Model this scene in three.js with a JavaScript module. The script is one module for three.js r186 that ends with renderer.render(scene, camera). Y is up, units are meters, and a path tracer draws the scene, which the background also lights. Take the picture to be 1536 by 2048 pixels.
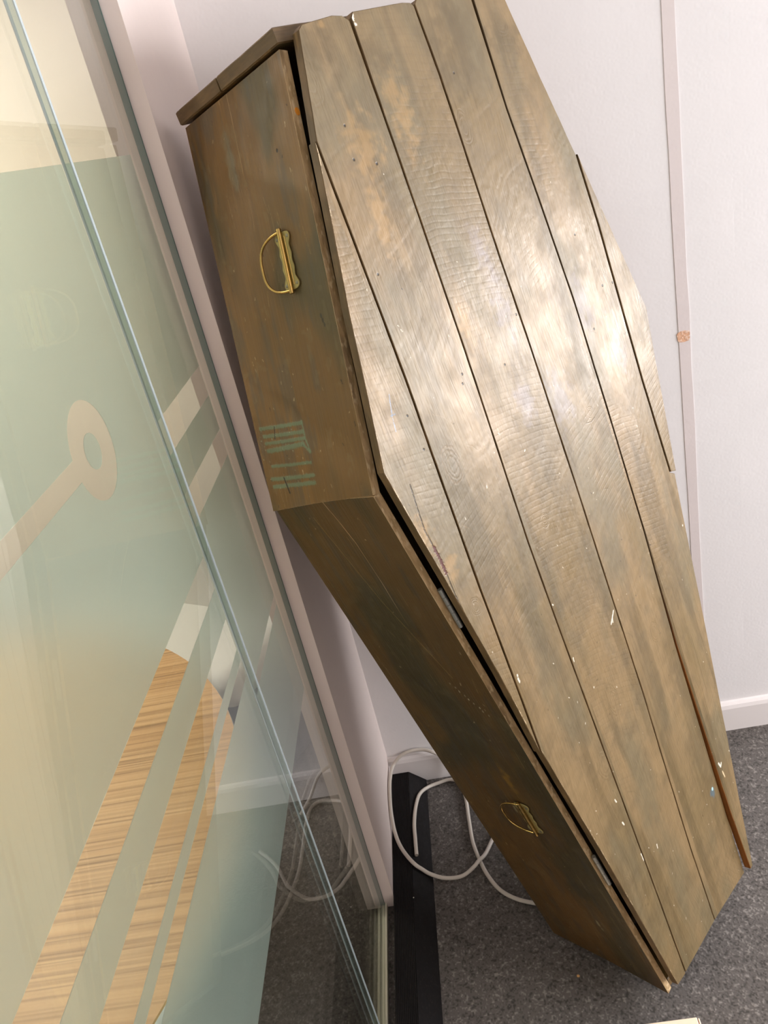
import * as THREE from 'three';
import { RectAreaLightUniformsLib } from 'three/addons/lights/RectAreaLightUniformsLib.js';
import { RoundedBoxGeometry } from 'three/addons/geometries/RoundedBoxGeometry.js';
import { mergeGeometries } from 'three/addons/utils/BufferGeometryUtils.js';

// ---------------------------------------------------------------- camera, sky, lights, exposure
const scene = new THREE.Scene();
const camera = new THREE.PerspectiveCamera(65.24, 1536 / 2048, 0.05, 60);
{ // a hand-held phone: tipped down and rolled a little
  const m = new THREE.Matrix4().makeBasis(
    new THREE.Vector3(0.97727, -0.21200, 0.00238),
    new THREE.Vector3(0.19134, 0.87709, -0.44056),
    new THREE.Vector3(0.09131, 0.43100, 0.89772));
  camera.quaternion.setFromRotationMatrix(m);
  camera.position.set(0.3498, 1.65, 1.683);
}
const renderer = new THREE.WebGLRenderer({ antialias: true });
renderer.toneMapping = THREE.LinearToneMapping;
renderer.toneMappingExposure = 1.0;
renderer.shadowMap.enabled = true;
RectAreaLightUniformsLib.init();
scene.background = new THREE.Color(0.78, 0.88, 1.0);
scene.backgroundIntensity = 1.0;

const ROOM = { xr: 3.6, zf: 4.3, top: 2.62, far: -3.3, farBack: -1.35, corner: 1.25, alcove: -2.4 };
const WALLZ = -0.012;
const WIN = { z0: -2.1, z1: 2.2, y0: 0.75, y1: 1.75 };
const LIGHT = {
  window: { power: 21, color: 0xf8f9ff },
  main: { power: 3.4, color: 0xffe0c0, at: [[1.1, 2.9], [2.5, 2.9]] },
  far: { power: 28, color: 0xfff6ea, at: [[-1.35, -0.45], [-2.3, -0.3], [-2.6, 1.0]] },
};
function area(name, x, y, z, tx, ty, tz, w, h, color, power) {
  const l = new THREE.RectAreaLight(color, power, w, h);
  l.name = name; l.position.set(x, y, z); l.lookAt(tx, ty, tz); scene.add(l);
}
area('window_daylight', ROOM.xr - 0.03, (WIN.y0 + WIN.y1) / 2, (WIN.z0 + WIN.z1) / 2, 0, (WIN.y0 + WIN.y1) / 2, (WIN.z0 + WIN.z1) / 2,
  WIN.z1 - WIN.z0 - 0.1, WIN.y1 - WIN.y0 - 0.1, LIGHT.window.color, LIGHT.window.power);

// ---------------------------------------------------------------- helpers
let seed = 12345;
const rnd = () => { seed = (seed * 1664525 + 1013904223) >>> 0; return seed / 4294967296; };
const rr = (a, b) => a + (b - a) * rnd();
const clamp = (x, a = 0, b = 1) => Math.min(b, Math.max(a, x));
const mix = (a, b, t) => a + (b - a) * t;
const sstep = (a, b, x) => { const t = clamp((x - a) / (b - a)); return t * t * (3 - 2 * t); };
function hash(x, y, s) { let h = Math.imul(x, 374761393) ^ Math.imul(y, 668265263) ^ Math.imul(s, 974634541); h = Math.imul(h ^ (h >>> 13), 1274126177); return ((h ^ (h >>> 16)) >>> 0) / 4294967296; }
function vn(x, y, s) {
  const xi = Math.floor(x), yi = Math.floor(y), fx = x - xi, fy = y - yi, u = fx * fx * (3 - 2 * fx), v = fy * fy * (3 - 2 * fy);
  return mix(mix(hash(xi, yi, s), hash(xi + 1, yi, s), u), mix(hash(xi, yi + 1, s), hash(xi + 1, yi + 1, s), u), v);
}
function fbm(x, y, s, o = 4) { let a = 0.5, t = 0, n = 0; for (let i = 0; i < o; i++) { t += a * vn(x, y, s + i * 17); n += a; a *= 0.5; x *= 2.03; y *= 2.03; } return t / n; }
const lin = (h) => { const c = new THREE.Color(h); return [c.r, c.g, c.b]; };            // linear
const s8 = (v) => Math.round(255 * clamp(v <= 0.0031308 ? v * 12.92 : 1.055 * Math.pow(Math.max(v, 0), 1 / 2.4) - 0.055));

// a texture sheet measured in metres: colour (linear), height and roughness planes
class Sheet {
  constructor(w, h, x0, y0, dx, dy) { Object.assign(this, { w, h, x0, y0, dx, dy }); this.c = new Float32Array(w * h * 3); this.b = new Float32Array(w * h).fill(0.5); this.r = new Float32Array(w * h).fill(0.5); }
  fill(f) { let i = 0; for (let j = 0; j < this.h; j++) { const y = this.y0 + (j + 0.5) / this.h * this.dy; for (let k = 0; k < this.w; k++, i++) { const x = this.x0 + (k + 0.5) / this.w * this.dx; const o = f(x, y); this.c[i * 3] = o[0]; this.c[i * 3 + 1] = o[1]; this.c[i * 3 + 2] = o[2]; this.b[i] = o[3]; this.r[i] = o[4]; } } return this; }
  spot(x0, y0, x1, y1, f) { // f(x, y) -> [alpha, colour, height change]
    const k0 = Math.max(0, Math.floor((x0 - this.x0) / this.dx * this.w)), k1 = Math.min(this.w, Math.ceil((x1 - this.x0) / this.dx * this.w));
    const j0 = Math.max(0, Math.floor((y0 - this.y0) / this.dy * this.h)), j1 = Math.min(this.h, Math.ceil((y1 - this.y0) / this.dy * this.h));
    for (let j = j0; j < j1; j++) for (let k = k0; k < k1; k++) {
      const o = f(this.x0 + (k + 0.5) / this.w * this.dx, this.y0 + (j + 0.5) / this.h * this.dy); if (!o) continue;
      const i = j * this.w + k, a = clamp(o[0]);
      if (a > 0) for (let q = 0; q < 3; q++) this.c[i * 3 + q] = mix(this.c[i * 3 + q], o[1][q], a);
      this.b[i] += o[2] || 0;
    }
  }
  stroke(pts, wd, col, alpha, dh = 0, rag = 0.3, s = 1) {
    const xs = pts.map((p) => p[0]), ys = pts.map((p) => p[1]), m = wd * 2;
    this.spot(Math.min(...xs) - m, Math.min(...ys) - m, Math.max(...xs) + m, Math.max(...ys) + m, (x, y) => {
      let d = 1e9; for (let i = 0; i + 1 < pts.length; i++) { const [ax, ay] = pts[i], [bx, by] = pts[i + 1], ux = bx - ax, uy = by - ay, t = clamp(((x - ax) * ux + (y - ay) * uy) / (ux * ux + uy * uy + 1e-12)); d = Math.min(d, Math.hypot(x - ax - t * ux, y - ay - t * uy)); }
      const e = wd * (1 - rag + 2 * rag * vn(x * 700, y * 700, s)); if (d > e * 1.2) return null;
      const k = 1 - sstep(e * 0.6, e * 1.2, d); return [alpha * k, col, dh * k];
    });
  }
  blob(x, y, rx, ry, col, alpha, dh = 0, s = 1, rag = 0.35, soft = 0.35) {
    this.spot(x - rx * 1.6, y - ry * 1.6, x + rx * 1.6, y + ry * 1.6, (px, py) => {
      const d = Math.hypot((px - x) / rx, (py - y) / ry) + (fbm(px * 90 + s, py * 90, s, 3) - 0.5) * 2 * rag; if (d > 1.2) return null;
      const k = 1 - sstep(1 - soft, 1.05, d); return [alpha * k, col, dh * k];
    });
  }
  tex(a, n, srgb) {
    const d = new Uint8Array(this.w * this.h * 4);
    for (let i = 0; i < this.w * this.h; i++) { for (let q = 0; q < 3; q++) d[i * 4 + q] = n === 3 ? s8(a[i * 3 + q]) : Math.round(255 * clamp(a[i])); d[i * 4 + 3] = 255; }
    const t = new THREE.DataTexture(d, this.w, this.h); t.magFilter = t.minFilter = THREE.LinearFilter; t.wrapS = t.wrapT = THREE.RepeatWrapping; if (srgb) t.colorSpace = THREE.SRGBColorSpace; t.needsUpdate = true; return t;
  }
  material(o = {}, bump = 0.001) {
    const p = { map: this.tex(this.c, 3, true), roughnessMap: this.tex(this.r, 1), roughness: 1, bumpMap: this.tex(this.b, 1), bumpScale: bump, ...o };
    return new THREE.MeshPhysicalMaterial(p);
  }
  uv(geo, fx, fy) { const p = geo.attributes.position, uv = new Float32Array(p.count * 2); for (let i = 0; i < p.count; i++) { const x = p.getX(i), y = p.getY(i), z = p.getZ(i); uv[2 * i] = (fx(x, y, z) - this.x0) / this.dx; uv[2 * i + 1] = (fy(x, y, z) - this.y0) / this.dy; } geo.setAttribute('uv', new THREE.BufferAttribute(uv, 2)); return geo; }
}
const names = {};
const numbered = (n) => { const k = names[n] = (names[n] ?? -1) + 1; return k ? `${n}_${String(k).padStart(3, '0')}` : n; };
function add(o, parent) { o.traverse((q) => { if (q.isMesh) { q.castShadow = q.receiveShadow = true; } }); parent.add(o); return o; }
function mesh(name, geo, mat, parent) { const m = new THREE.Mesh(geo, mat); m.name = parent === scene ? numbered(name) : name; return add(m, parent); }
function struct(name, geo, mat) { const m = mesh(name, geo, mat, scene); m.userData.kind = 'structure'; return m; }
function group(name, label, category) { const g = new THREE.Group(); g.name = numbered(name); g.userData = { label, category }; scene.add(g); return g; }
function tag(o, label, category) { Object.assign(o.userData, { label, category }); return o; }
function box(x0, y0, z0, x1, y1, z1) { const g = new THREE.BoxGeometry(x1 - x0, y1 - y0, z1 - z0); g.translate((x0 + x1) / 2, (y0 + y1) / 2, (z0 + z1) / 2); return g; }
function planarUV(g, sx = 1, sy = 1) { // box projection in metres
  const p = g.attributes.position, n = g.attributes.normal, uv = new Float32Array(p.count * 2);
  for (let i = 0; i < p.count; i++) { const a = [Math.abs(n.getX(i)), Math.abs(n.getY(i)), Math.abs(n.getZ(i))], x = p.getX(i), y = p.getY(i), z = p.getZ(i); const q = a[1] > a[0] && a[1] > a[2] ? [x, z] : a[0] > a[2] ? [z, y] : [x, y]; uv[2 * i] = q[0] * sx; uv[2 * i + 1] = q[1] * sy; }
  g.setAttribute('uv', new THREE.BufferAttribute(uv, 2)); return g;
}
function shape(pts, holes = []) { const s = new THREE.Shape(pts.map((p) => new THREE.Vector2(p[0], p[1]))); for (const h of holes) s.holes.push(new THREE.Path(h.map((p) => new THREE.Vector2(p[0], p[1])))); return s; }
const tube = (pts, r, seg = 160, rs = 10) => new THREE.TubeGeometry(new THREE.CatmullRomCurve3(pts.map((p) => new THREE.Vector3(...p)), false, 'centripetal'), seg, r, rs, false);

// ---------------------------------------------------------------- surface materials
const wallSheet = new Sheet(512, 512, 0, 0, 1, 1).fill((x, y) => { const n = fbm(x * 9, y * 9, 3, 4), f = vn(x * 260, y * 260, 5); const k = 0.96 + 0.05 * n; const c = lin('#e9e5e3'); return [c[0] * k, c[1] * k, c[2] * k, 0.5 + 0.3 * (f - 0.5) + 0.3 * (n - 0.5), 0.62 + 0.1 * n]; });
const wallMat = wallSheet.material({}, 0.0004);
const trimMat = new THREE.MeshPhysicalMaterial({ color: '#e6dfdb', roughness: 0.42 });
const stubMat = wallSheet.material({ color: '#f6e9e2' }, 0.0004);
const carpetSheet = new Sheet(1024, 1024, 0, 0, 1, 1).fill((x, y) => {
  const W = (a) => a; // periodic enough: noise cells divide the sheet
  const f = vn(x * 330, y * 330, 11), g = vn(x * 160 + 3, y * 160, 12), h = vn(x * 70, y * 70, 13), big = fbm(x * 6, y * 6, 14, 3);
  const sp = 0.5 * f + 0.35 * g + 0.15 * h; const light = sstep(0.56, 0.85, sp), dark = sstep(0.46, 0.2, sp);
  const base = lin('#58524d'), hi = lin('#857e77'), lo = lin('#38342f'); const k = 0.9 + 0.2 * W(big);
  const c = [0, 1, 2].map((q) => mix(mix(base[q], hi[q], light * 0.8), lo[q], dark * 0.9) * k);
  return [...c, sp, 0.95];
});
const carpetMat = carpetSheet.material({}, 0.0012);
const blackMat = new THREE.MeshPhysicalMaterial({ color: '#1a1817', roughness: 0.6 });
const cableMat = new THREE.MeshPhysicalMaterial({ color: '#c9bfb2', roughness: 0.45 });
const brassMat = new THREE.MeshPhysicalMaterial({ color: '#bb9c5e', metalness: 1, roughness: 0.24 });
const plateMat = new THREE.MeshPhysicalMaterial({ color: '#a3945c', metalness: 0.5, roughness: 0.5 });
const screwMat = new THREE.MeshPhysicalMaterial({ color: '#8f8a78', metalness: 0.9, roughness: 0.45 });
const steelMat = new THREE.MeshPhysicalMaterial({ color: '#a9aaa4', metalness: 0.8, roughness: 0.4 });

// ---------------------------------------------------------------- room shell
const T = 0.12, { xr, zf, top, far, farBack } = ROOM;
struct('floor', planarUV(box(far - T, -0.1, ROOM.alcove - T, xr + T, 0, zf + T)), carpetMat);
struct('ceiling', planarUV(box(far - T, top, ROOM.alcove - T, xr + T, top + 0.12, zf + T)), wallMat);
struct('wall_back', planarUV(box(-0.045, 0, WALLZ - T, ROOM.corner, top, WALLZ)), wallMat);
struct('wall_return', planarUV(box(ROOM.corner - T, 0, ROOM.alcove, ROOM.corner, top, WALLZ - T)), wallMat);   // the back wall ends at a corner; the room goes on behind it
struct('wall_alcove', planarUV(box(ROOM.corner - T, 0, ROOM.alcove - T, xr + T, top, ROOM.alcove)), wallMat);
struct('wall_partition', planarUV(box(-0.045, 0, WALLZ - 0.001, 0.0254, top, 0.385)), stubMat);   // stub wall the glass runs into
const creamMat = wallSheet.material({ color: '#faf5e8' }, 0.0004);
struct('wall_left', planarUV(box(far - T, 0, farBack - T, far, top, zf + T)), creamMat);
struct('wall_far', planarUV(box(far - T, 0, farBack - T, -0.045 + T, top, farBack)), creamMat);
struct('wall_side', planarUV(box(-0.045, 0, farBack, -0.045 + T, top, WALLZ - T)), wallMat);
struct('wall_front', planarUV(box(far - T, 0, zf, xr + T, top, zf + T)), wallMat);
{ // right wall with the window opening
  const g = mergeGeometries([box(xr, 0, ROOM.alcove - T, xr + T, WIN.y0, zf + T), box(xr, WIN.y1, ROOM.alcove - T, xr + T, top, zf + T), box(xr, WIN.y0, ROOM.alcove - T, xr + T, WIN.y1, WIN.z0), box(xr, WIN.y0, WIN.z1, xr + T, WIN.y1, zf + T)]);
  struct('wall_right', planarUV(g), wallMat);
  const w = new THREE.Group(); w.name = 'window_1'; w.userData = { kind: 'structure' }; scene.add(w);
  const f = 0.05, zc = (WIN.z0 + WIN.z1) / 2, X0 = xr + 0.03, X1 = xr + 0.09;
  mesh('window_frame', mergeGeometries([box(X0, WIN.y0, WIN.z0, X1, WIN.y0 + f, WIN.z1), box(X0, WIN.y1 - f, WIN.z0, X1, WIN.y1, WIN.z1), box(X0, WIN.y0, WIN.z0, X1, WIN.y1, WIN.z0 + f), box(X0, WIN.y0, WIN.z1 - f, X1, WIN.y1, WIN.z1), box(X0, WIN.y0, zc - f / 2, X1, WIN.y1, zc + f / 2)]), trimMat, w);
  const pane = new THREE.MeshPhysicalMaterial({ color: '#ffffff', transmission: 1, thickness: 0, roughness: 0.02, ior: 1.5 });
  for (const [a, b] of [[WIN.z0 + f, zc - f / 2], [zc + f / 2, WIN.z1 - f]]) mesh('pane', box(xr + 0.055, WIN.y0 + f, a, xr + 0.062, WIN.y1 - f, b), pane, w);
}
{ // skirting boards: a flat board with a rounded top lip
  const prof = [[0, 0], [0.014, 0], [0.014, 0.074], [0.011, 0.084], [0.006, 0.09], [0, 0.092]];
  const run = (len) => new THREE.ExtrudeGeometry(shape(prof), { depth: len, bevelEnabled: false });
  const a = run(ROOM.corner - 0.0254); a.rotateY(-Math.PI / 2); a.translate(ROOM.corner, 0, WALLZ); struct('baseboard_back', a, trimMat);
  const b = run(-0.045 - far); b.rotateY(-Math.PI / 2); b.translate(-0.045, 0, farBack); struct('baseboard_far', b, trimMat);
}
// pale strip of filled plasterboard joint down the back wall and the bare patch of filler on it
{
  const pts = []; for (let i = 0; i <= 40; i++) { const y = 0.093 + i / 40 * (top - 0.093); pts.push([0.9035 + 0.0012 * (vn(i * 0.6, 1, 4) - 0.5) * 2, y]); }
  for (let i = 40; i >= 0; i--) { const y = 0.093 + i / 40 * (top - 0.093); pts.push([0.8800 + 0.0016 * (vn(i * 0.6, 9, 4) - 0.5) * 2, y]); }
  const g = new THREE.ExtrudeGeometry(shape(pts), { depth: 0.0012, bevelEnabled: false }); g.translate(0, 0, WALLZ);
  const m = struct('trim_1', planarUV(g), wallSheet.material({ color: '#f1e9e7' }, 0.0004));
  const patch = []; for (let i = 0; i < 40; i++) { const a = i / 40 * Math.PI * 2, sq = 1 / Math.max(Math.abs(Math.cos(a)), Math.abs(Math.sin(a))); const r = 0.0118 * (0.55 + 0.45 * sq) * (0.85 + 0.35 * fbm(Math.cos(a) * 2 + 5, Math.sin(a) * 2 + 5, 8, 3)); patch.push([0.8895 + r * Math.cos(a) * 1.12, 1.108 + r * Math.sin(a)]); }
  const pg = new THREE.ExtrudeGeometry(shape(patch), { depth: 0.0016, bevelEnabled: false }); pg.translate(0, 0, WALLZ);
  const ps = new Sheet(64, 64, 0, 0, 0.04, 0.04).fill((x, y) => { const n = fbm(x * 300, y * 300, 31, 3), c = lin('#d9a988'), d = lin('#e9cdb9'); return [0, 1, 2].map((q) => mix(c[q], d[q], sstep(0.5, 0.75, n))).concat([n, 0.8]); });
  ps.uv(pg, (x) => x, (x, y) => y);
  mesh('filler_patch', pg, ps.material({}, 0.0008), m).userData.label = 'peach coloured patch of bare filler';
}

// ---------------------------------------------------------------- ceiling lights
function ceilingLight(x, z, spec, label) {
  const g = group('ceiling_light', label, 'ceiling light'); g.position.set(x, top, z);
  mesh('frame', mergeGeometries([box(-0.3, -0.02, -0.3, 0.3, 0, -0.28), box(-0.3, -0.02, 0.28, 0.3, 0, 0.3), box(-0.3, -0.02, -0.28, -0.28, 0, 0.28), box(0.28, -0.02, -0.28, 0.3, 0, 0.28)]), trimMat, g);
  mesh('diffuser', box(-0.28, -0.012, -0.28, 0.28, -0.004, 0.28), new THREE.MeshStandardMaterial({ color: '#ffffff', emissive: spec.color, emissiveIntensity: 1.5, roughness: 0.6 }), g);
  area('ceiling_light_panel', x, top - 0.022, z, x, 0, z + 1e-4, 0.56, 0.56, spec.color, spec.power);
}
ceilingLight(...LIGHT.main.at[0], LIGHT.main, 'square ceiling panel nearest the glass partition in the coffin room');
ceilingLight(...LIGHT.main.at[1], LIGHT.main, 'square ceiling panel nearest the window in the coffin room');
ceilingLight(...LIGHT.far.at[0], LIGHT.far, 'square ceiling panel nearest the padded bench in the room behind the glass');
ceilingLight(...LIGHT.far.at[1], LIGHT.far, 'square ceiling panel in the far corner of the room behind the glass');
ceilingLight(...LIGHT.far.at[2], LIGHT.far, 'square ceiling panel farthest left, well away from the far wall, behind the glass');

// ---------------------------------------------------------------- glass partition
const paneMat = new THREE.MeshPhysicalMaterial({ color: new THREE.Color().setRGB(0.945, 0.97, 0.95), transmission: 1, thickness: 0, roughness: 0.0, ior: 1.52 });
const filmMat = new THREE.MeshPhysicalMaterial({ color: '#dde6df', transmission: 0.9, thickness: 0.0006, roughness: 0.38, ior: 1.15 });
const edgeMat = new THREE.MeshPhysicalMaterial({ color: '#3f6b63', roughness: 0.2, transmission: 0.35, thickness: 0.01, ior: 1.5 });
const jointMat = new THREE.MeshPhysicalMaterial({ color: '#eef4f4', roughness: 0.03, transmission: 0.95, thickness: 0, ior: 1.45 });
const lipMat = new THREE.MeshPhysicalMaterial({ color: '#cfdadb', roughness: 0.12, transmission: 0.4, thickness: 0.001, ior: 1.45 });
const circle = (cz, cy, r, n = 72, a0 = 0, a1 = Math.PI * 2) => Array.from({ length: n }, (_, i) => { const a = a0 + (a1 - a0) * i / (n - (a1 - a0 < 6 ? 1 : 0)); return [cz + r * Math.cos(a), cy + r * Math.sin(a)]; });
const rect = (z0, y0, z1, y1) => [[z0, y0], [z1, y0], [z1, y1], [z0, y1]];
function film(z0, z1, holes, islands) { // built in (z, y), turned to stand behind the glass
  const g = [new THREE.ExtrudeGeometry(shape(rect(z0, 0.71, z1, 1.682), holes), { depth: 0.0005, bevelEnabled: false, curveSegments: 24 }), ...islands.map((s) => new THREE.ExtrudeGeometry(shape(s), { depth: 0.0005, bevelEnabled: false }))];
  const m = mergeGeometries(g); m.applyMatrix4(new THREE.Matrix4().makeBasis(new THREE.Vector3(0, 0, 1), new THREE.Vector3(0, 1, 0), new THREE.Vector3(-1, 0, 0))); m.translate(-0.0106, 0, 0); return m;
}
const partition = group('glass_partition', 'clear glass partition with frosted film cut by a ring and level bars', 'glass partition');
function glassPanel(z0, z1, label) {
  const m = mesh('glass_sheet', box(-0.010, 0.0105, z0, 0, top - 0.01, z1), paneMat, partition); m.userData.label = label; return m;
}
{
  const a = glassPanel(0.3865, 0.7000, 'narrow glass panel with three clear bars in its frosting, beside the white stub wall');
  mesh('polished_edge', box(-0.010, 0.013, 0.3855, 0.0002, top - 0.011, 0.3895), edgeMat, a).userData.label = 'dark teal polished glass edge';
  mesh('frosted_film', film(0.4325, 0.6995, [rect(0.433, 1.317, 0.699, 1.367), rect(0.433, 1.211, 0.699, 1.258), rect(0.433, 0.907, 0.699, 0.9275)], []), filmMat, a).userData.label = 'frosted film with clear bars';
  const b = glassPanel(0.7045, 1.78, 'wide glass panel with a clear ring and three clear bars in its frosting');
    const R = 0.0535, cy = 1.4105, cz = 0.9035, hb = 0.012, yb = 1.4085, keep = [];
  const a0 = Math.asin((yb - cy + hb) / R), a1 = Math.PI * 2 + Math.asin((yb - cy - hb) / R);
  for (let i = 0; i <= 64; i++) { const t = a0 + (a1 - a0) * i / 64; keep.push([cz + R * Math.cos(t), cy + R * Math.sin(t)]); }
  keep.push([1.779, yb - hb], [1.779, yb + hb]);
  mesh('frosted_film', film(0.7055, 1.7795, [keep, rect(0.7075, 1.114, 1.779, 1.168), rect(0.7075, 1.007, 1.779, 1.062), rect(0.7075, 0.957, 1.779, 0.987)], [circle(cz + 0.002, cy, 0.0195, 40)]), filmMat, b).userData.label = 'frosted film with a clear ring and clear bars';
  glassPanel(1.7845, 3.0, 'plain glass panel farthest from the white stub wall');
  for (const z of [0.7001, 1.7801]) {
    const j = mesh('joint_strip', box(-0.0090, 0.013, z, -0.0010, top - 0.011, z + 0.0043), jointMat, partition);
    for (const x of [-0.0103, -0.0012]) mesh('lip', box(x, 0.013, z - 0.0008, x + 0.0015, top - 0.011, z + 0.0051), lipMat, j);
  }
  const cm = new THREE.MeshPhysicalMaterial({ color: '#cfcbb8', roughness: 0.35, metalness: 0.2 });
  const U = (y, k) => new THREE.ExtrudeGeometry(shape([[-0.0160, y], [0.0055, y], [0.0055, y + k * 0.016], [0.0010, y + k * 0.016], [0.0010, y + k * 0.010], [-0.0110, y + k * 0.010], [-0.0110, y + k * 0.016], [-0.0160, y + k * 0.016]]), { depth: 2.61, bevelEnabled: false }).translate(0, 0, 0.3875);
  mesh('floor_channel', U(0, 1), cm, partition).userData.label = 'cream metal channel holding the glass at the floor';
  mesh('ceiling_channel', U(top, -1), cm, partition);
  struct('wall_partition_end', planarUV(box(-0.045, 0, 3.0, 0.0254, top, zf)), stubMat);
}

// ---------------------------------------------------------------- behind the glass: table and padded seat
{
  const t = group('round_table', 'round pale oak table with white edging behind the frosted glass', 'table'); t.position.set(-0.810, 0, 0.80);
  const ts = new Sheet(1024, 1024, -0.85, -0.85, 1.7, 1.7).fill((x, y) => {
    const row = Math.floor(y / 0.058 + 0.37 * 0), band = hash(row, 3, 7), w = y + 0.004 * fbm(x * 3, y * 14, 61, 3);
    const g = fbm(x * 4, w * 150, 41, 4), ln = Math.pow(fbm(x * 2.2 + row * 7, w * 330, 43, 3), 3) * 2.2, kn = fbm(x * 5, y * 22, 47, 3);
    const a = lin('#d8b07c'), b = lin('#b98b55'), c = lin('#8c673c'); const k = clamp(0.35 * band + 0.55 * (g - 0.25) + 0.35 * (kn - 0.4));
    return [0, 1, 2].map((q) => mix(mix(a[q], b[q], k), c[q], clamp(ln * 0.75))).concat([0.5 + 0.2 * (g - 0.5), 0.42]);
  });
  const topG = new THREE.CylinderGeometry(0.73, 0.73, 0.004, 128); topG.translate(0, 0.738, 0); ts.uv(topG, (x) => x, (x, y, z) => z);
  mesh('tabletop', topG, ts.material({}, 0.0003), t);
  const edge = new THREE.LatheGeometry([[0.0, 0.710], [0.725, 0.710], [0.7305, 0.713], [0.7312, 0.735], [0.729, 0.7365], [0.0, 0.7365]].map((p) => new THREE.Vector2(...p)), 128);
  mesh('white_edging', edge, new THREE.MeshPhysicalMaterial({ color: '#e4dfd8', roughness: 0.4 }), t);
  mesh('column', new THREE.CylinderGeometry(0.05, 0.05, 0.69, 32).translate(0, 0.365, 0), steelMat, t);
  mesh('foot_plate', new THREE.LatheGeometry([[0, 0], [0.34, 0], [0.345, 0.006], [0.33, 0.016], [0.06, 0.03], [0, 0.03]].map((p) => new THREE.Vector2(...p)), 64), steelMat, t);
  const s = group('padded_bench', 'pale padded bench with a low back against the far side behind the glass', 'bench'); s.position.set(-0.62, 0, -0.36); s.rotation.y = -0.5;
  const pad = new THREE.MeshPhysicalMaterial({ color: '#c9c8c2', roughness: 0.7 }), dark = new THREE.MeshPhysicalMaterial({ color: '#4c535b', roughness: 0.85 });
  mesh('seat', new RoundedBoxGeometry(0.86, 0.12, 0.36, 5, 0.045).translate(0, 0.39, 0.0), pad, s);
  mesh('back_cushion', new RoundedBoxGeometry(0.86, 0.27, 0.12, 5, 0.045).translate(0, 0.545, -0.17), pad, s);
  mesh('base', new RoundedBoxGeometry(0.82, 0.33, 0.30, 3, 0.02).translate(0, 0.165, -0.02), dark, s);
}

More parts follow.
